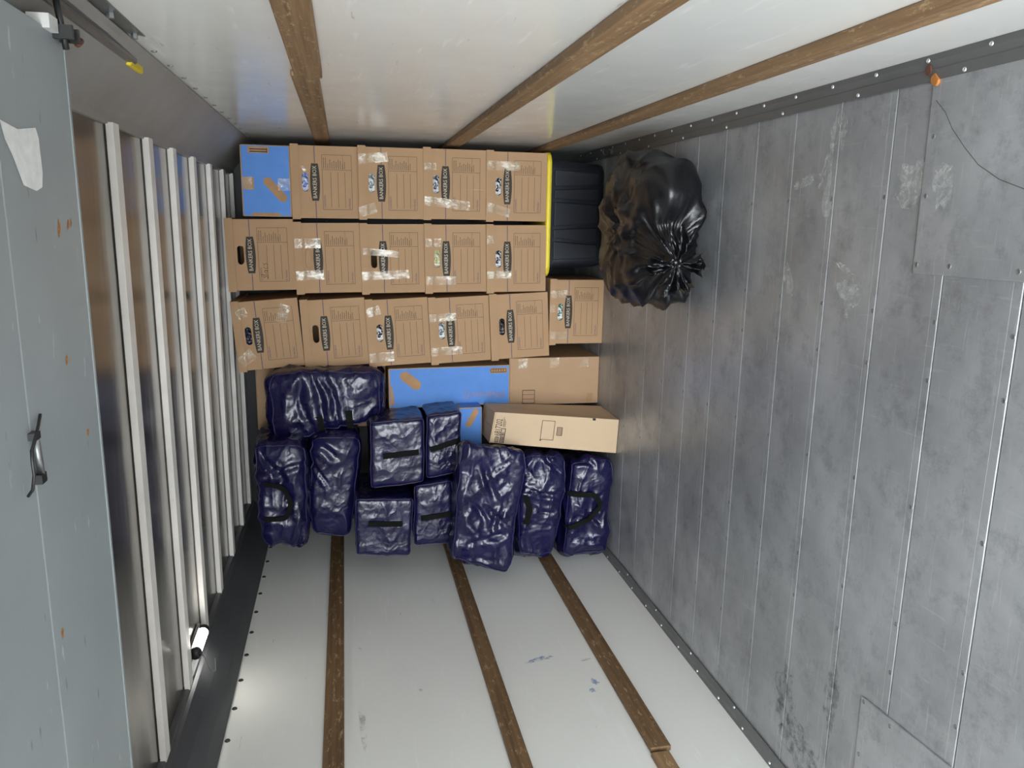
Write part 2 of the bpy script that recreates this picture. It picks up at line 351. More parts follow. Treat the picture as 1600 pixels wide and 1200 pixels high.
# latch loop hanging from the door
h=MB(); pts=[(-.40,.0,0)]
def D(x,y,z=0): return (x+.62,y-1.41,z)
h.tube([D(-.268,1.152,-.004),D(-.282,1.130,-.007),D(-.292,1.095,-.014),D(-.299,1.078,-.016),D(-.31,1.071,-.018),D(-.33,1.072,-.018),D(-.352,1.078,-.012),D(-.362,1.083,-.004)],.0022,8).build('latch_loop','steel_dark',dr,smooth=True)
MB().tube([D(-.295,1.122,-.006),D(-.345,1.128,-.006)],.005,8).build('latch_pin','steel',dr,smooth=True)
MB().box(D(-.358,1.118,-.010),D(-.345,1.136,0)).build('latch_bracket','steel_dark',dr)
MB().box(D(-.295,1.112,-.010),D(-.285,1.13,0)).build('latch_bracket','steel_dark',dr)
# torn white sticker, rust chips
random.seed(3)
MB().add([D(x,y,-.0008) for x,y in [(.118,1.135),(.112,1.19),(.121,1.255),(.108,1.263),(.06,1.265),(.04,1.258),(.034,1.235),(.04,1.19),(.075,1.165),(.095,1.145)]],[tuple(range(10))]).build('torn_sticker','paper_white',dr,recalc=False)
for i,(x,y,rx,ry) in enumerate([(-.018,1.31,.012,.005),(-.012,1.352,.008,.004),(-.010,1.366,.007,.003),(-.215,1.287,.007,.005),(-.347,1.35,.006,.005),(-.60,1.155,.008,.004)]):
    MB().add([D(p[0],p[1],-.0006) for p in blob(x,y,rx,ry,.2,i+20,12)],[tuple(range(12))]).build('rust_chip','rust_chip',dr,recalc=False)
# hinge bracket and roller at the door's end
MB().box(D(.268,1.325,-.010),D(.288,1.362,.02)).build('hinge_plate','white_plastic',dr)
MB().box(D(.262,1.365,-.028),D(.282,1.372,.03)).add(MB().box(D(.262,1.395,-.028),D(.282,1.402,.03)).v,MB().box((0,0,0),(1,1,1)).f).add(MB().box(D(.262,1.365,.02),D(.296,1.402,.03)).v,MB().box((0,0,0),(1,1,1)).f).build('roller_bracket','steel_dark',dr)
MB().tube([D(.25,1.384,-.012),D(.335,1.384,-.002)],.005,8).build('roller_stem','steel_dark',dr,smooth=True)
MB().tube([D(.262,1.405,-.022),D(.27,1.418,-.024)],.005,8).build('bolt','rust_dark',dr,smooth=True)
# track for the door on the wall
tk=root('door_track',(XR,1.9,1.60),'dark steel door track with a yellow end tag, top left corner of the photo','rail')
def T(x,y,z): return (x-XR,y-1.9,z-1.60)
b=MB(); b.add([T(XR-.001,Y0,1.583),T(XR-.001,1.775,1.583),T(XR-.001,1.74,1.618),T(XR-.001,1.70,1.655),T(XR-.001,Y0,1.655)],[(0,1,2,3,4)])
o=b.build('wall_flange','track_metal',tk,recalc=False); m=o.modifiers.new('th','SOLIDIFY'); m.thickness=.003; m.offset=0
ch=[(.350,1.658),(.322,1.658),(.316,1.652),(.316,1.632),(.322,1.626),(.336,1.626),(.338,1.629),(.324,1.631),(.320,1.635),(.320,1.649),(.324,1.653),(.350,1.653)]
MB().prism([(p[0]-XR,p[1]-1.60) for p in ch],Y0-1.9,1.885-1.9,'y').build('track_channel','track_metal',tk)
MB().tube([T(.335,Y0,1.622),T(.335,1.925,1.630)],.007,10).build('track_rod','track_metal',tk,smooth=True)
bevel(MB().box(T(.310,1.850,1.630),T(.345,1.955,1.642)).build('end_tag','tag_yellow',tk),.004,2)
for y in (1.589,1.752): 
    MB().tube([T(XR-.002,y,1.598),T(XR-.012,y,1.598)],.007,6).build('bolt','steel',tk)
# orange clip bits by the patch plate
for i,(x,y,m) in enumerate([(.325,1.498,'rust_dark'),(.303,1.476,'orange_chip')]):
    pts=blob(x,y,.013,.009,.6*i,i+9,9)
    o=MB().prism([(p[0]-x,p[1]-y) for p in pts],0,.006,'z').build('wood_chip',m,None,(x,y,.0046)); tag(o,['brown broken chip touching the wall trim, top right of photo','bright orange chip on the floor seam, top right of photo'][i],'chip','chips by the patch plate')
# lamp
lp=root('cargo_lamp',(-1.362,2.49,1.71),'small lit tube lamp with dangling wire beside the ceiling ribs','lamp')
MB().tube([(0,-.062,-.004),(0,-.06,-.004),(0,.06,-.004),(0,.062,-.004)],[.012,.017,.017,.012],14).build('lens','lamp_glow',lp,smooth=True)
for s_ in (-1,1): MB().tube([(0,s_*.062,-.004),(0,s_*.082,-.004)],.018,12).build('end_cap','rubber_black',lp,smooth=True)
bevel(MB().box((-.022,-.085,.006),(.022,.085,.0175)).build('base','steel',lp),.002,2)
MB().tube([(.0,-.075,-.01),(-.006,-.085,-.02),(.004,-.09,-.028),(-.03,-.08,-.036),(-.075,-.06,-.045),(-.10,-.02,-.05),(-.105,.015,-.045),(-.09,.045,-.04)],.0016,6).build('wire','steel',lp,smooth=True)
MB().tube([(0,-.08,-.016),(.012,-.10,-.02),(.02,-.11,-.03),(.01,-.125,-.03)],.0016,6).build('wire','steel',lp,smooth=True)

# ================================================================ file boxes
BW,BH,BD,LW,LH = .303,.2715,.372,.313,.2815
def stadium(cx,cz,L,H,n=8):
    r=H/2; p=[]
    for i in range(n+1): a=-math.pi/2+math.pi*i/n; p.append((cx+L/2-r+r*math.cos(a),cz+r*math.sin(a)))
    for i in range(n+1): a=math.pi/2+math.pi*i/n; p.append((cx-L/2+r+r*math.cos(a),cz+r*math.sin(a)))
    return p
HZ=LH-.058
def file_box_body(open_hole):
    b=MB(); w_=BW/2; d=BD
    hp=stadium(0,HZ,.080,.027); n=len(hp)
    # front face: fan between the hole outline and the rectangle outline
    outer=[]
    for (x,z) in hp:
        dx,dz=x/.04,(z-HZ)/.0135; m=max(abs(dx),abs(dz)); dx/=m; dz/=m
        outer.append((dx*w_, HZ+(dz*(BH-HZ) if dz>0 else dz*HZ)))
    def ringf(y,flip):
        return [(x,y,z) for x,z in hp],[(x,y,z) for x,z in outer]
    hv=[(x,0,z) for x,z in hp]; ov=[(x,0,z) for x,z in outer]
    hb=[(x,.005,z) for x,z in hp]
    fs=[]
    for i in range(n):
        j=(i+1)%n; fs+= [(i,j,n+j,n+i)]; fs+=[(i,2*n+i,2*n+j,j)]
    corners=[(-w_,0,0),(w_,0,0),(w_,0,BH),(-w_,0,BH)]
    b.add(hv+ov+hb,fs)
    # corner fills
    def side(p):
        if abs(p[0]-w_)<1e-6: return 1
        if abs(p[0]+w_)<1e-6: return 3
        return 2 if p[1]>HZ else 0
    for i in range(n):
        j=(i+1)%n; a,c=side(outer[i]),side(outer[j])
        if a!=c:
            cn={(1,2):(w_,0,BH),(2,1):(w_,0,BH),(2,3):(-w_,0,BH),(3,2):(-w_,0,BH),(3,0):(-w_,0,0),(0,3):(-w_,0,0),(0,1):(w_,0,0),(1,0):(w_,0,0)}[(a,c)]
            b.add([(outer[i][0],0,outer[i][1]),(outer[j][0],0,outer[j][1]),cn],[(0,1,2)])
    b.add([(-w_,0,0),(w_,0,0),(w_,d,0),(-w_,d,0),(-w_,0,BH),(w_,0,BH),(w_,d,BH),(-w_,d,BH)],[(0,3,2,1),(1,2,6,5),(2,3,7,6),(3,0,4,7)])
    if not open_hole:
        b.poly([(x*.97,HZ+(z-HZ)*.93) for x,z in hp],.0022)
    return b.mesh('body')
body_open=file_box_body(True); body_shut=file_box_body(False)
def lid_mesh():
    w_=LW/2; b=MB(); z0=LH-.034
    b.box((-w_,-.010,LH-.004),(w_,BD+.006,LH)); b.box((-w_,-.010,z0),(w_,-.006,LH-.004)); b.box((-w_,-.006,z0),(-w_+.004,BD+.006,LH-.004)); b.box((w_-.004,-.006,z0),(w_,BD+.006,LH-.004))
    return b.mesh('lid')
lid_m=lid_mesh()
YP=-.0007
def badge():
    pts=[]; L,H=.078,.0205
    for i in range(13): t=-1+2*i/12; pts.append((t*L, H-.0065*t*t))
    for i in range(13): t=1-2*i/12; pts.append((t*L, -H+.0065*t*t))
    return MB().poly([(x,z+LH-.099) for x,z in pts],YP).mesh('brand_badge',recalc=False)
badge_m=badge()
lt=MB(); lt.add(*text_mb('BANKERS BOX',.0235,0,LH-.0985,YP*1.8,sx=.88)); letter_m=lt.mesh('badge_lettering',recalc=False)
line_m=[MB().rect(a_,b_,LH-.1009,LH-.0981,YP).mesh('printed_line',recalc=False) for a_,b_ in ((-BW/2+.001,-.080),(.080,BW/2-.001))]
def form():
    b=MB(); x0,x1=-.114,.115; z1,z0=LH-.130,LH-.254; t=.0016; xd=.053
    for a in ((x0,x1,z0-t/2,z0+t/2),(x0,x1,z1-t/2,z1+t/2),(xd,x1,LH-.2185,LH-.2175)): b.rect(*a,YP)
    for x in (x0,x1,xd): b.rect(x-t/2,x+t/2,z0,z1,YP)
    for d in (.166,.196,.225): b.rect(-.106,.043,LH-d-t/2,LH-d+t/2,YP)
    random.seed(8)
    for i in range(11):
        z=z1-.007-i*.0088; L=random.uniform(.018,.04) if i not in (0,1) else .045; x=xd+.005
        while x<xd+.005+L:
            q=random.uniform(.003,.008); b.rect(x,min(x+q,xd+.005+L),z-.0014,z+.0014,YP); x+=q+.0014
    b.rect(-.110,-.104,LH-.247,LH-.246,YP); b.rect(-.110,-.104,LH-.241,LH-.240,YP); b.rect(-.110,-.109,LH-.247,LH-.240,YP); b.rect(-.105,-.104,LH-.247,LH-.240,YP)
    return b.mesh('printed_form',recalc=False)
form_m=form()
wt=MB(); wt.add(*text_mb('CONTENTS',.0105,-.109,LH-.139,YP,'LEFT')); wt.add(*text_mb('FRAGILE',.0095,-.100,LH-.2435,YP,'LEFT')); words_m=wt.mesh('form_wording',recalc=False)
def tape_strip(parent, x, zt, L, wd, ang=0, seed=0, yoff=0):
    """tape from depth zt below the box top, running down L, following lid and body"""
    random.seed(seed); b=MB(); n,m=26,7; vs=[]
    for i in range(n+1):
        for j in range(m+1):
            s=i/n*L; t=(j/m-.5)*wd
            px=x+t*math.cos(ang)+s*math.sin(ang); pz=LH-zt-s*math.cos(ang)+t*math.sin(ang)
            e=(LH-.034-pz)/.012; e=min(1,max(0,e)); e=e*e*(3-2*e)
            yy=-.0105*(1-e)-.0012*e
            ww=noise.noise(Vector((px*28+seed*7,pz*28,seed)))*.0022+noise.noise(Vector((px*70+seed,pz*24+px*60,seed+3)))*.0012
            vs.append((px, yy-.0016+yoff-abs(ww)*1.2, pz))
    fs=[(i*(m+1)+j,i*(m+1)+j+1,(i+1)*(m+1)+j+1,(i+1)*(m+1)+j) for i in range(n) for j in range(m)]
    b.add(vs,fs); return b.build('tape','tape_clear',parent,smooth=True,recalc=False)
cm=[('glimpse_blue',(96,120,190),(214,220,236)),('glimpse_grey',(120,124,130),(196,200,204)),('glimpse_silver',(60,64,76),(220,222,226)),('glimpse_striped',(10,10,12),(230,230,232)),
    ('glimpse_green',(176,178,120),(226,226,196)),('glimpse_spiral',(16,18,30),(226,228,234)),('glimpse_navy',(26,28,44),(54,56,78)),('glimpse_white',(24,20,18),(236,236,238)),('glimpse_clear',(110,118,120),(232,238,238)),('glimpse_dark',(30,28,28),(70,68,66)),('glimpse_mint',(60,110,90),(232,236,232))]
for n_,a,b_ in cm: contents_mat(n_,a,b_,55)
def crumple():
    b=MB(); n,m=24,10; vs=[]
    for i in range(n+1):
        for j in range(m+1):
            x=-.046+.092*i/n; z=HZ-.02+.04*j/m
            vs.append((x,.012+.012*noise.noise(Vector((x*60,z*60,2)))+.006*(abs(z-HZ)/.02)**2,z))
    b.add(vs,[(i*(m+1)+j,(i+1)*(m+1)+j,(i+1)*(m+1)+j+1,i*(m+1)+j+1) for i in range(n) for j in range(m)]); return b.mesh('contents',True,False)
crumple_m=crumple()
def file_box(x, z, y, roll, yaw, label, glimpse=None, shut=False, tapes=(), note=False):
    r=root('file_box',(x,y,z),label,'box','brown file boxes stacked against the front wall',rot=(0,R(-roll),R(yaw)))
    bo=obj('body',body_shut if shut else body_open,'cardboard',r); obj('lid',lid_m,'cardboard',r)
    bd=obj('brand_badge',badge_m,'badge_dark',bo); obj('badge_lettering',letter_m,'badge_light',bo)
    [obj('printed_line',m_,'print_violet',bo) for m_ in line_m]; obj('printed_form',form_m,'print_brown',bo); obj('form_wording',words_m,'print_violet',bo)
    if glimpse: obj('contents',crumple_m,glimpse,r)
    for i,t in enumerate(tapes): tape_strip(r,*t,seed=int(abs(x*100)+z*37)+i)
    if note:
        b=MB()
        def st(p): b.tube([(-.104+q[0]*.0011,-.0012,LH-.166+q[1]*.0011) for q in p],.0009,5)
        st([(14,16),(10,19),(6,16),(8,12),(12,9),(12,4),(7,1),(2,4)]); st([(18,26),(17,12),(18,1)]); st([(33,12),(28,13),(24,8),(26,2),(31,3),(34,9),(34,13),(34,1),(37,1)]); st([(50,13),(45,14),(41,8),(44,1),(50,2)]); st([(63,14),(59,17),(55,14),(58,10),(62,7),(60,1),(54,2)])
        b.build('pen_note','ink_pen',r,smooth=True)
    return r
# tapes: (x, depth below top, length, width, angle)
A=[1.139,.8575,.576,.2945]; Bz=[1.4185,1.1365,.8545,.5725,.2905]
P='brown file box'
file_box(.161,A[0],3.555,.2,0,P+' in the top row of the photo, touching the blue carton','glimpse_blue',tapes=[(.055,.046,.014,.03,.5)])
file_box(.163,A[1],3.545,.2,0,P+' in the top row of the photo, third in the row','glimpse_clear',tapes=[(.098,.004,.125,.042,.12),(-.125,.002,.075,.045,.3)])
file_box(.165,A[2],3.55,0,0,P+' in the top row of the photo, fourth in the row','glimpse_silver',tapes=[(.075,.004,.055,.03,0),(-.072,.004,.205,.040,-.10),(-.02,.2,.09,.002,0)])
file_box(.162,A[3],3.55,0,0,P+' in the top row of the photo, touching the yellow lid','glimpse_striped',tapes=[(.09,.004,.15,.04,0),(-.09,.004,.11,.04,-.25)])
file_box(-.148,Bz[0],3.55,1.0,0,P+' in the middle row of the photo with a handwritten note, leftmost',None,note=True)
file_box(-.160,Bz[1],3.55,1.0,0,P+' in the middle row of the photo with its hand slot pressed shut',None,True,tapes=[(.065,.002,.11,.042,0),(-.075,.002,.118,.042,.03)])
file_box(-.161,Bz[2],3.55,1.0,0,P+' in the middle row of the photo, third in the row',None,tapes=[(.035,.01,.16,.03,-.1),(-.075,.002,.21,.038,.03)])
file_box(-.158,Bz[3],3.55,1.0,0,P+' in the middle row of the photo, pale green shows in its slot','glimpse_green',tapes=[(.072,.006,.07,.036,0),(-.098,.006,.135,.038,0)])
file_box(-.157,Bz[4],3.55,1.0,0,P+' in the middle row of the photo, touching the yellow lid','glimpse_spiral',tapes=[(.085,.002,.03,.038,.1),(-.072,.002,.115,.036,0)])
c6=file_box(-.408,.001,3.55,0,0,P+' standing on the metal floor below the third row of the photo','glimpse_mint',tapes=[(.085,.004,.085,.036,0),(-.11,.004,.09,.036,0),(.02,-.001,.025,.036,0)])
c6.scale=(1,1,.945)
cx=[(-.464,.2700,3.0),(-.479,.5525,2.9),(-.486,.8350,3.0),(-.486,1.1175,3.0),(-.486,1.4045,4.4)]
lab=['in the third row of the photo, rightmost, without tape','in the third row of the photo, fourth, long tape across badge end','in the third row of the photo, third of five','in the third row of the photo, second, without tape','in the third row of the photo, leftmost and most tilted']
gl=['glimpse_dark','glimpse_clear','glimpse_white',None,'glimpse_navy']
tp=[[],[(.062,.002,.125,.036,0),(-.095,.002,.145,.038,0)],[(.095,.006,.06,.042,.2),(-.11,.004,.11,.044,0)],[],[(.095,.02,.045,.045,.3),(.05,.20,.08,.045,1.2),(-.115,.012,.07,.05,.6)]]
for i in range(5):
    file_box(cx[i][0],cx[i][1],3.55,cx[i][2],0,P+' '+lab[i],gl[i],tapes=tp[i])

# ================================================================ other cartons
def petal(b, cx, cz, L, wd, ang, y):
    p=stadium(0,0,L,wd,8); c,s_=math.cos(ang),math.sin(ang)
    b.poly([(cx+x*c-z*s_,cz+x*s_+z*c) for x,z in p],y)
# small blue carton on top of a file box (upper left of the photo)
def carton(name, x0,x1,y0,y1,z0,z1,label,mat,faces_blue=True,roll=0):
    r=root(name,((x0+x1)/2,y0,z0),label,'box',rot=(0,R(-roll),0)); w_=(x1-x0)/2; h=z1-z0; d=y1-y0
    b=MB().box((-w_,0,0),(w_,d,h)).build('body',mat,r); bevel(b,.003,2)
    # flaps on the top with centre slit
    if h>.1:
        MB().box((-w_+.002,.002,h),(-.001,d-.002,h+.003)).build('flap',mat,r); MB().box((.001,.002,h),(w_-.002,d-.002,h+.003)).build('flap',mat,r)
    return r,w_,h,d
r,w_,h,d=carton('blue_carton',.012,.308,3.56,3.92,1.4215,1.622,'blue and brown carton at the top left of the photo, beside the ribs','cardboard_plain')
MB().rect(-w_+.004,w_-.004,.006,h-.002,-.0006).build('blue_print','cardboard_blue',r,recalc=False)
b=MB(); petal(b,-.035,.066,.125,.036,R(42),-.0014); b.add(MB().rect(-w_+.004,-w_+.016,.05,.165,-.0014).v,[(0,1,2,3)]); b.build('petal_print','print_tan',r,recalc=False)
b=MB(); b.rect(w_-.034,w_-.008,h-.115,h-.028,-.0014).build('handling_panel','print_tan',r,recalc=False)
b=MB(); b.rect(w_-.030,w_-.026,h-.105,h-.036,-.002).rect(w_-.020,w_-.016,h-.105,h-.036,-.002).rect(w_-.032,w_-.014,h-.108,h-.105,-.002).build('handling_mark','print_black',r,recalc=False)
def flat_tape(parent, x0,x1,z0,z1,seed):
    b=MB(); n,m=12,8
    b.add([(x0+(x1-x0)*i/n, -.0026-abs(noise.noise(Vector((i*.35+seed,j*.4,seed))))*.002, z0+(z1-z0)*j/m) for i in range(n+1) for j in range(m+1)],[(i*(m+1)+j,(i+1)*(m+1)+j,(i+1)*(m+1)+j+1,i*(m+1)+j+1) for i in range(n) for j in range(m)])
    return b.build('tape','tape_clear',parent,smooth=True,recalc=False)
MB().rect(-.036,.016,h-.048,h-.004,-.0016).build('bare_patch','print_tan',r,recalc=False)
flat_tape(r,-.036,.016,h-.04,h,3); flat_tape(r,-.038,.012,.004,.055,5)
# tall blue carton below the duffel bag
r,w_,h,d=carton('blue_carton',-.846,-.657,3.55,3.99,.4535,1.020,'tall blue carton with brown petal prints and a ghosted store name','cardboard_plain',roll=.6)
MB().rect(-w_+.004,w_-.004,.004,h-.004,-.0006).build('blue_print','cardboard_blue',r,recalc=False)
b=MB(); petal(b,.035,h-.098,.112,.046,R(50),-.0014); b.poly([(-w_+.012,h-.006),(-w_+.02,h-.022),(-.005,h-.016),(.018,h-.010),(.018,h-.006)],-.0014); b.build('petal_print','print_tan',r,recalc=False)
b=MB(); b.rect(w_-.038,w_-.012,.012,.094,-.0014).build('handling_panel','print_tan',r,recalc=False)
b=MB(); b.rect(w_-.034,w_-.031,.016,.090,-.002); b.rect(w_-.019,w_-.016,.016,.090,-.002)
for i in range(7): b.rect(w_-.033,w_-.017,.016+i*.0122,.019+i*.0122,-.002)
b.build('handling_mark','print_brown',r,recalc=False)
b=MB(); b.add(*text_mb('Walmart',.044,-.045,.022,-.0014,'LEFT',rot=R(90)))
for i in range(6): petal(b,-.045+.016*math.cos(R(60*i)),.205+.016*math.sin(R(60*i)),.016,.0045,R(60*i),-.0014)
b.build('store_lettering','print_faint',r,recalc=False)
# blue carton lying on the tan carton
r,w_,h,d=carton('blue_carton',-1.20,-.834,3.45,3.92,.603,.708,'blue carton half hidden behind bags and the tan carton','cardboard_plain')
MB().rect(-w_+.003,w_-.004,.003,h-.004,-.0006).build('blue_print','cardboard_blue',r,recalc=False)
b=MB(); petal(b,w_-.050,.046,.095,.028,R(152),-.0014); b.build('petal_print','print_tan',r,recalc=False)
MB().add([(w_+.0006,.006,.004),(w_+.0006,d-.006,.004),(w_+.0006,d-.006,h-.004),(w_+.0006,.006,h-.004)],[(0,1,2,3)]).build('blue_print','cardboard_blue',r,recalc=False)
# plain carton on the floor
r,w_,h,d=carton('plain_carton',-.862,-.630,3.575,3.98,.001,.447,'plain brown carton on the metal floor under the tall blue carton','cardboard_plain')
for z in (.055,.205,.36): 
    flat_tape(r,w_-.05,w_-.001,z,z+.045,int(z*100))
b=MB(); x0=-w_+.008
for x in (x0,x0+.064): b.rect(x,x+.003,h-.105-.02,h-.062-.0,-.0012)
for i in range(5): b.rect(x0,x0+.067,h-.125+i*.0,h-.122,-.0012) if i==0 else b.rect(x0+(i-1)*.0218,x0+(i-1)*.0218+.002,h-.125,h-.062,-.0012)
b.rect(x0,x0+.067,h-.065,h-.062,-.0012); b.build('handling_mark','print_brown',r,recalc=False)
MB().rect(-w_+.01,-w_+.05,.03,.06,-.0012).build('tape_stub','print_tan',r,recalc=False)
# carton behind the duffel
r,w_,h,d=carton('plain_carton',-.985,-.655,3.76,4.02,1.026,1.628,'brown carton edge seen between the ribs and the top duffel bag','cardboard_plain')
# tall tan carton, set askew on the floor in front
r=root('tan_carton',(-.95,3.27,0),'tall pale tan carton printed 6817202, standing askew on the metal floor','box')
cs=[(-.869,3.26,.001),(-.866,3.53,.001),(-1.03,3.55,.001),(-1.035,3.28,.001),(-.815,3.27,.572),(-.835,3.535,.575),(-.975,3.55,.590),(-.957,3.275,.595)]
q=[(p[0]+.95,p[1]-3.27,p[2]) for p in cs]
# order: FR, BR, BL, FL
b=MB().hexa([q[3],q[0],q[1],q[2],q[7],q[4],q[5],q[6]]).build('body','cardboard_tan',r); bevel(b,.004,2)
fl0,fr0,fr1,fl1=[Vector(q[i]) for i in (3,0,4,7)]
def F(s,t,o=.001):   # s across left->right, t bottom->top
    a=fl0.lerp(fr0,s); c=fl1.lerp(fr1,s); p=a.lerp(c,t); return (p.x,p.y-o,p.z)
def frect(b,s0,s1,t0,t1,o=.001): return b.add([F(s0,t0,o),F(s1,t0,o),F(s1,t1,o),F(s0,t1,o)],[(0,1,2,3)])
def fframe(b,s0,s1,t0,t1,ws,wt_):
    frect(b,s0,s1,t0,t0+wt_); frect(b,s0,s1,t1-wt_,t1); frect(b,s0,s0+ws,t0,t1); frect(b,s1-ws,s1,t0,t1)
b=MB(); fframe(b,.24,.84,.52,.625,.016,.004); frect(b,.20,.24,.615,.627); fframe(b,.40,.66,.455,.50,.014,.003)
for i in range(5): frect(b,.42,.64,.460+i*.008,.463+i*.008)
b.build('printed_frame','print_brown',r,recalc=False)
b=MB(); fframe(b,.04,.50,.90,.935,.02,.005); fframe(b,.04,.22,.945,.972,.015,.004)
random.seed(5); s=.08
while s<.38: 
    ww=random.choice((.006,.012,.018)); frect(b,s,s+ww,.906,.928); s+=ww+random.choice((.008,.014))
for i in range(4): frect(b,.07+i*.04,.085+i*.04,.95,.967)
for i in range(3): frect(b,.55+.0*i,.85-.06*i,.925-i*.008,.928-i*.008)
b.build('barcode','print_black',r,recalc=False)
vs,fs=text_mb('6817202',.040,0,0,0,'LEFT',sx=.62)
b=MB(); b.add([F(.25+v[0]/.16,.958+v[2]/.585) for v in vs],fs); b.build('printed_number','print_black',r,recalc=False)
frect(MB(),.93,1.0,.195,.22).build('corner_mark','print_black',r,recalc=False)
b=MB().add([(q[4][0]-.03,q[4][1]+.18,q[4][2]-.01),(q[4][0]-.028,q[4][1]+.18,q[4][2]-.01),(q[4][0]-.03,q[4][1]+.28,q[4][2]-.02)],[(0,1,2)])
for (i,j,k_,l_) in ((7,4,5,6),):
    a=[Vector(q[x]) for x in (i,j,k_,l_)]; mid0=(a[0]+a[1])/2; mid1=(a[2]+a[3])/2; up=Vector((0,0,.004))
    MB().hexa([a[0]+up*.2,mid0+up*.2-Vector((.001,0,0)),mid1+up*.2-Vector((.001,0,0)),a[3]+up*.2,a[0]+up,mid0+up-Vector((.001,0,0)),mid1+up-Vector((.001,0,0)),a[3]+up]).build('flap','cardboard_tan',r)
    MB().hexa([mid0+up*.2+Vector((.001,0,0)),a[1]+up*.2,a[2]+up*.2,mid1+up*.2+Vector((.001,0,0)),mid0+up+Vector((.001,0,0)),a[1]+up,a[2]+up,mid1+up+Vector((.001,0,0))]).build('flap','cardboard_tan',r)

# ================================================================ tote with yellow lid
r=root('storage_tote',(.04,3.58,0),'black ribbed plastic storage tote with a yellow lid on the metal floor','tote')
def rrect(w_,d,rad,n=6):
    p=[]
    for (cx,cy,a0) in ((w_-rad,d-rad,0),(-w_+rad,d-rad,90),(-w_+rad,-d+rad,180),(w_-rad,-d+rad,270)):
        for i in range(n+1): a=R(a0+90*i/n); p.append((cx+rad*math.cos(a),cy+rad*math.sin(a)))
    return p
def loft(levels, cy):
    b=MB(); n=None
    for (w_,d,rad,z) in levels:
        p=rrect(w_,d,rad); n=len(p); b.v += [(x,cy+y,z) for x,y in p]
    k=len(levels); b.f += [(i*n+j,i*n+(j+1)%n,(i+1)*n+(j+1)%n,(i+1)*n+j) for i in range(k-1) for j in range(n)]
    b.f += [tuple(range(n-1,-1,-1)), tuple(range((k-1)*n,k*n))]; return b
D_=.21
o=loft([(.218,.178,.03,.002),(.232,.192,.04,.010),(.238,.198,.045,.03),(.252,.208,.045,.262),(.252,.208,.045,.268)],D_).build('body','tote_black',r,smooth=True); o.modifiers.new('es','EDGE_SPLIT').split_angle=R(50)
# raised rim and tapering panels on the front
loft([(.262,.217,.05,.250),(.264,.219,.05,.268),(.262,.217,.05,.272)],D_).build('rim','tote_black',r,smooth=False)
fy0,fy1=D_-.198,D_-.208
for i,(xb0,xb1,xt0,xt1) in enumerate([(-.195,-.135,-.205,-.120),(-.120,-.055,-.105,-.065),(-.035,.050,-.050,.060),(.068,.125,.075,.115),(.140,.195,.130,.205)]):
    MB().hexa([(xb0,fy0-.010,.035),(xb1,fy0-.010,.035),(xb1,fy0+.02,.035),(xb0,fy0+.02,.035),(xt0,fy1-.010,.248),(xt1,fy1-.010,.248),(xt1,fy1+.02,.248),(xt0,fy1+.02,.248)]).build('side_rib','tote_black',r)
for o in [c for c in r.children if c.name.startswith('side_rib')]: bevel(o,.003,2)
o=loft([(.278,.230,.05,.268),(.283,.235,.05,.272),(.283,.235,.05,.288),(.276,.228,.05,.2925)],D_).build('lid','lid_yellow',r,smooth=True); o.modifiers.new('es','EDGE_SPLIT').split_angle=R(60)

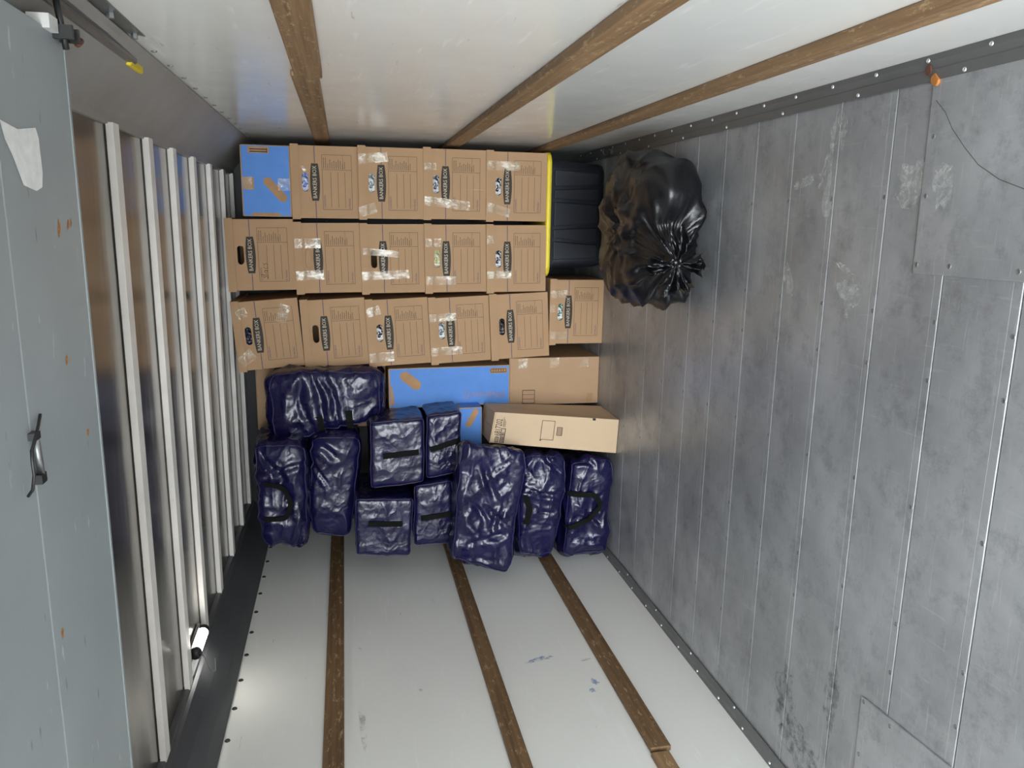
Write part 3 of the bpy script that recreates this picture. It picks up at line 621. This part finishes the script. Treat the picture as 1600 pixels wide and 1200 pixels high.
# ================================================================ navy moving bags
def cube_grid(n):
    idx={}; V=[]; Fc=[]
    def vid(p):
        k=tuple(round(c*n) for c in p)
        if k not in idx: idx[k]=len(V); V.append(p)
        return idx[k]
    for ax in range(3):
        for sg in (-1,1):
            for i in range(n):
                for j in range(n):
                    qd=[]
                    for (a,b_) in ((i,j),(i+1,j),(i+1,j+1),(i,j+1)):
                        p=[0,0,0]; p[ax]=sg; p[(ax+1)%3]=-1+2*a/n; p[(ax+2)%3]=-1+2*b_/n; qd.append(vid(tuple(p)))
                    Fc.append(tuple(qd if sg>0 else qd[::-1]))
    return V,Fc
NG=44
GV,GF=cube_grid(NG)
def make_bag(label, y, quad, depth, n=6.5, seed=1, amp=.018, ridge=.012, creases=(), dxb=0, back=.96, straps=(), loops=(), grow=1.05, ydrop=0, flat=0, pipe=True):
    """quad: front corners (x,z) as top right, bottom right, top left, bottom left"""
    TR,BR,TL,BL=[Vector((q[0],y+(0 if i%2 else ydrop),q[1])) for i,q in enumerate(quad)]
    c=(TR+BR+TL+BL)/4
    base=Vector((c.x,y+depth/2,min(BR.z,BL.z)))
    r=root('moving_bag',base,label,'bag','navy blue moving bags')
    bk=[c+(p-c)*back+Vector((dxb,depth,0)) for p in (TR,BR,TL,BL)]
    def tri(p):
        s,t,u=(p[0]*grow+1)/2,(p[2]*grow+1)/2,(p[1]*grow+1)/2
        f=(BL.lerp(BR,s)).lerp(TL.lerp(TR,s),t); g_=(bk[3].lerp(bk[1],s)).lerp(bk[2].lerp(bk[0],s),t)
        return f.lerp(g_,u)
    pts=[]
    for p in GV:
        k=(abs(p[0])**n+abs(p[1])**n+abs(p[2])**n)**(1/n); q=(p[0]/k,p[1]/k,p[2]/k)
        pts.append(tri(q)-base)
    me=bpy.data.meshes.new('shell'); me.from_pydata(pts,[],GF); me.update()
    nr=[v.normal.copy() for v in me.vertices]; off=Vector((seed*3.7,seed*1.3,seed*2.1)); out=[]
    for p,nn in zip(pts,nr):
        q=p+off; wv=noise.noise_vector(q*4)*.06
        a=noise.fractal(q*5,1,2,3)*amp
        rr=1-abs(noise.noise((q+wv)*6.5)); rr=rr**4
        r2=1-abs(noise.noise((q+wv*1.5)*Vector((26,15,15)) if False else Vector(((q.x+wv.x)*9+(q.z*5),(q.y+wv.y)*11,(q.z+wv.z)*15)))); r2=r2**7
        kk=.55 if n>8 and seed!=8 else 1.0; d_=(a*.9+(rr-.45)*ridge*.9+(r2-.3)*ridge*.42)*kk
        wn=noise.noise_vector(q*9)*.028; wx,wz=p.x+base.x+wn.x,p.z+base.z+wn.z
        if nn.y<.3:
            for (x0,z0,x1,z1,dep,wd) in creases:
                e=Vector((x1-x0,z1-z0)); f=Vector((wx-x0,wz-z0)); tt=max(0,min(1,f.dot(e)/e.length_squared)); dd=(f-e*tt).length
                fade=math.sin(math.pi*(.12+.76*tt))
                d_+= fade*(-dep*math.exp(-(dd/wd)**2)+dep*.55*math.exp(-((dd-1.7*wd)/wd)**2))
        out.append(p+nn*d_)
    zmin=.004-base.z; xmin=XL+.006-base.x
    out=[Vector((max(p.x,xmin),p.y,max(p.z,zmin))) for p in out]
    me.vertices.foreach_set('co',[c_ for p in out for c_ in p]); me.polygons.foreach_set('use_smooth',[True]*len(me.polygons)); me.update()
    sh=obj('shell',me,'bag_navy',r)
    if pipe:
        # welt along the front seam
        idx={tuple(round(c_*NG) for c_ in p):i for i,p in enumerate(GV)}
        loop=[]
        for i in range(NG): loop.append((-1+2*i/NG,-1,-1))
        for i in range(NG): loop.append((1,-1,-1+2*i/NG))
        for i in range(NG): loop.append((1-2*i/NG,-1,1))
        for i in range(NG): loop.append((-1,-1,1-2*i/NG))
        lp_=[out[idx[tuple(round(c_*NG) for c_ in p)]]+nr[idx[tuple(round(c_*NG) for c_ in p)]]*.0015 for p in loop]; lp_.append(lp_[0])
        MB().tube(lp_,.0022,6,False).build('piping','piping_navy',r,smooth=True)
    bvh=BVHTree.FromPolygons([tuple(p+base) for p in out],GF)
    def drape(path, wd, name, lift=.003, free=0):
        # resample
        P_=[Vector((p[0],p[1])) for p in path]; rs=[]
        for a,b_ in zip(P_[:-1],P_[1:]):
            k=max(2,int((b_-a).length/.012))
            rs+=[a.lerp(b_,i/k) for i in range(k)]
        rs.append(P_[-1]); top=[]; 
        for it in range(3):
            rs=[rs[0]]+[(rs[i-1]+rs[i]*2+rs[i+1])/4 for i in range(1,len(rs)-1)]+[rs[-1]] if len(P_)>2 else rs
        ys=[]
        for p in rs:
            h_=bvh.ray_cast(Vector((p.x,y-.6,p.y)),Vector((0,1,0)),2)
            ys.append(h_[0].y if h_[0] else (ys[-1] if ys else y))
        for it in range(2): ys=[min(ys[i],(ys[max(i-1,0)]+ys[i]+ys[min(i+1,len(ys)-1)])/3) for i in range(len(ys))]
        b=MB(); vs=[]
        for i,p in enumerate(rs):
            d=(rs[min(i+1,len(rs)-1)]-rs[max(i-1,0)]).normalized(); nn=Vector((-d.y,d.x))*wd/2
            yy=ys[i]-lift-free*math.sin(math.pi*i/(len(rs)-1))
            for sg in (-1,1):
                vs.append(Vector((p.x+nn.x*sg,yy,p.y+nn.y*sg))-base)
                vs.append(Vector((p.x+nn.x*sg,yy-.003,p.y+nn.y*sg))-base)
        k=len(rs); fs=[]
        for i in range(k-1):
            a=i*4; c_=a+4
            fs+=[(a+1,c_+1,c_+3,a+3),(a,a+2,c_+2,c_),(a,c_,c_+1,a+1),(a+2,a+3,c_+3,c_+2)]
        fs+=[(0,1,3,2),((k-1)*4,(k-1)*4+2,(k-1)*4+3,(k-1)*4+1)]
        b.add(vs,fs); b.build(name,'strap_black',r)
    for path,wd in straps: drape(path,wd,'handle_strap',.003)
    for path,wd in loops: drape(path,wd,'carry_handle',.006,.012)
    return r
make_bag('navy moving bag lying highest, between the third row of file boxes and the pile',3.42,[(-.645,1.560),(-.640,1.050),(-.960,1.545),(-.865,1.050)],.31,5.5,1,.016,.014,
  creases=[(-.66,1.36,-.90,1.30,.016,.014),(-.65,1.30,-.88,1.24,.018,.012),(-.68,1.42,-.92,1.36,.012,.012),(-.66,1.33,-.80,1.25,.012,.01)],straps=[([(-.84,1.335),(-.90,1.325),(-.955,1.32)],.03),([(-.82,1.207),(-.88,1.203),(-.925,1.20)],.03)],back=.95)
make_bag('navy moving bag at the upper left of the pile with a drooping handle loop',3.28,[(-.915,1.612),(-.925,1.385),(-1.385,1.585),(-1.415,1.400)],.38,6,2,.014,.014,
  creases=[(-.95,1.56,-1.07,1.50,.018,.016),(-1.05,1.58,-1.02,1.40,.014,.012),(-1.28,1.43,-1.40,1.44,.012,.008),(-1.36,1.41,-1.39,1.45,.008,.006)],loops=[([(-1.092,1.565),(-1.108,1.485),(-1.18,1.455),(-1.25,1.478),(-1.245,1.57)],.020)])
make_bag('smooth navy moving bag squeezed beside the bag with the drooping handle',3.36,[(-.918,1.375),(-.917,1.155),(-1.385,1.392),(-1.405,1.205)],.36,6,3,.012,.010,creases=[(-.96,1.36,-1.0,1.26,.014,.014),(-1.0,1.38,-1.16,1.30,.010,.01)])
make_bag('navy moving bag end with strap, directly left in the photo of the carton-touching bag',3.30,[(-.850,1.120),(-.842,.884),(-1.148,1.118),(-1.135,.886)],.42,16,4,.010,.009,straps=[([(-1.003,1.065),(-.99,.91)],.024)],grow=1.02)
make_bag('navy moving bag end with strap, touching the half hidden blue carton',3.33,[(-.835,.873),(-.825,.718),(-1.126,.872),(-1.105,.718)],.40,13,5,.010,.009,straps=[([(-.99,.858),(-.953,.722)],.024)],grow=1.03)
make_bag('square navy moving bag end with strap, beside the white wall',3.25,[(-1.176,1.188),(-1.190,.940),(-1.435,1.192),(-1.455,.956)],.40,18,6,.009,.009,straps=[([(-1.29,1.136),(-1.30,.988)],.024)],grow=1.01)
make_bag('navy moving bag end with strap, between the square bag end and the big creased bag',3.30,[(-1.149,.932),(-1.13,.765),(-1.432,.935),(-1.433,.755)],.40,13,7,.010,.010,straps=[([(-1.299,.904),(-1.285,.765)],.024)],grow=1.02)
make_bag('largest heavily creased navy moving bag, corner hanging over the white wall',3.15,[(-.922,.742),(-.968,.462),(-1.428,.776),(-1.525,.535)],.33,15,8,.012,.016,dxb=-.09,
  creases=[(-.97,.52,-1.08,.62,.010,.006),(-1.08,.62,-1.10,.53,.008,.006),(-1.0,.66,-1.16,.60,.012,.010),(-1.16,.72,-1.26,.64,.016,.012),(-1.20,.64,-1.34,.52,.016,.012),(-1.22,.56,-1.33,.60,.014,.010),(-1.38,.70,-1.34,.55,.016,.010),(-1.44,.72,-1.46,.58,.010,.008)])
make_bag('navy moving bag pinched at the waist, below the big creased bag in the stack',3.26,[(-1.000,.452),(-1.020,.226),(-1.520,.470),(-1.520,.285)],.33,7,9,.012,.014,grow=1.02,dxb=-.09,
  creases=[(-1.19,.46,-1.22,.27,.024,.012),(-1.02,.36,-1.10,.27,.014,.010),(-1.27,.40,-1.30,.29,.012,.008),(-1.32,.44,-1.35,.30,.010,.007),(-1.06,.44,-1.12,.38,.010,.008)],straps=[([(-1.20,.44),(-1.27,.412),(-1.345,.43)],.028)])
make_bag('lowest navy moving bag on the metal floor with an open handle loop',3.29,[(-1.052,.212),(-1.050,.008),(-1.550,.248),(-1.545,.012)],.32,7,10,.012,.013,grow=1.02,dxb=-.07,
  creases=[(-1.07,.20,-1.10,.10,.012,.010),(-1.33,.13,-1.38,.05,.014,.009),(-1.28,.09,-1.33,.06,.010,.006),(-1.44,.2,-1.47,.08,.010,.009)],loops=[([(-1.223,.225),(-1.222,.17),(-1.224,.105),(-1.279,.066),(-1.345,.125),(-1.394,.228)],.024)])

# ================================================================ black rubbish bag on the floor
r=root('garbage_bag',(0,2.78,0),'black plastic garbage bag tied in a shiny knot, on the floor','garbage bag')
C_=Vector((-.015,2.80,.095)); ax=Vector((-.27,-.95,.10)).normalized()
e1=ax.cross(Vector((0,0,1))).normalized(); e2=ax.cross(e1)
b=MB(); NT_,NP=56,120; vs=[]; hh=(.262,.335,.118)
knot=None
for i in range(NT_+1):
    th=math.pi*i/NT_
    for j in range(NP):
        ph=2*math.pi*j/NP
        d=ax*math.cos(th)+(e1*math.cos(ph)+e2*math.sin(ph))*math.sin(th)
        n_=3.2; k=(abs(d.x/hh[0])**n_+abs(d.y/hh[1])**n_+abs(d.z/hh[2])**n_)**(-1/n_)
        p=d*k
        lump=.035*noise.noise(d*1.6+Vector((4,1,7)))+.016*noise.noise(d*4+Vector((1,5,2)))
        fold=1-abs(noise.noise(Vector((math.cos(ph)*2.2,math.sin(ph)*2.2,th*.6+3)))); fold=fold**3
        fine=1-abs(noise.noise(Vector((math.cos(ph)*5,math.sin(ph)*5,th*.8+9)))); fine=fine**3
        env=math.exp(-((th-.55)/.6)**2); env2=math.exp(-((th-.28)/.3)**2)
        rr=1-abs(noise.noise(d*3.1+Vector((9,2,1)))); rr=rr**5
        p=p+d*(lump+(fold-.5)*.04*env+(fine-.5)*.02*env2+rr*.018*(1-env*.6))
        p=p+ax*(.03*math.exp(-(th/.16)**2)-.05*math.exp(-((th-.3)/.2)**2))
        q=C_+p; q.z=max(q.z,.003+.002*noise.noise(d*9)); q.x=min(q.x,.30)
        vs.append((q.x,q.y-2.78,q.z))
        if i==0: knot=Vector((q.x,q.y-2.78,q.z))
fs=[(i*NP+j,i*NP+(j+1)%NP,(i+1)*NP+(j+1)%NP,(i+1)*NP+j) for i in range(NT_) for j in range(NP)]
b.add(vs,fs); b.build('sack','liner_black',r,smooth=True)
# knot: twisted neck and ruffled tails
b=MB(); b.tube([knot-ax*.03,knot-ax*.01,knot+ax*.004,knot+ax*.014],[.03,.016,.015,.009],16)
b.tube([knot+(e1*math.cos(a)+e2*math.sin(a))*.017+ax*(.004+.003*math.sin(2*a)) for a in [i*2*math.pi/20 for i in range(21)]],.008,8); b.build('knot','liner_black',r,smooth=True)
for s_,(a0,a1,L) in enumerate([(-.5,.75,.10),(1.2,2.0,.085),(2.7,3.9,.10),(4.4,5.2,.09)]):
    b=MB(); n,m=44,16; vs=[]
    for i in range(n+1):
        for j in range(m+1):
            a=a0+(a1-a0)*i/n; q=j/m
            rad=.008+L*q*(1+.35*noise.noise(Vector((a*5,s_,1))))
            hgt=.014+.022*q*math.sin(a*17+s_)+.03*q*noise.noise(Vector((a*9,q*3,s_)))+.012*noise.noise(Vector((a*6,q*7,s_+4)))+.016*math.sin(q*2.6)
            p=knot+(e1*math.cos(a)+e2*math.sin(a))*rad+ax*hgt; p.z=max(p.z,.004); vs.append(p)
    b.add(vs,[(i*(m+1)+j,(i+1)*(m+1)+j,(i+1)*(m+1)+j+1,i*(m+1)+j+1) for i in range(n) for j in range(m)]); b.build('tied_tail','liner_black',r,smooth=True,recalc=False)
# tie-down ring in the far corner by the tote
r=root('tie_down_ring',(.325,3.50,.012),'small black tie-down ring in the far corner beside the tote','ring')
MB().tube([(.018*math.cos(a),0,.018+.018*math.sin(a)) for a in [i*2*math.pi/20 for i in range(21)]],.004,8).build('ring','steel_dark',r,smooth=True)
MB().box((-.012,-.01,-.006),(.012,.01,.002)).build('plate','steel_dark',r)
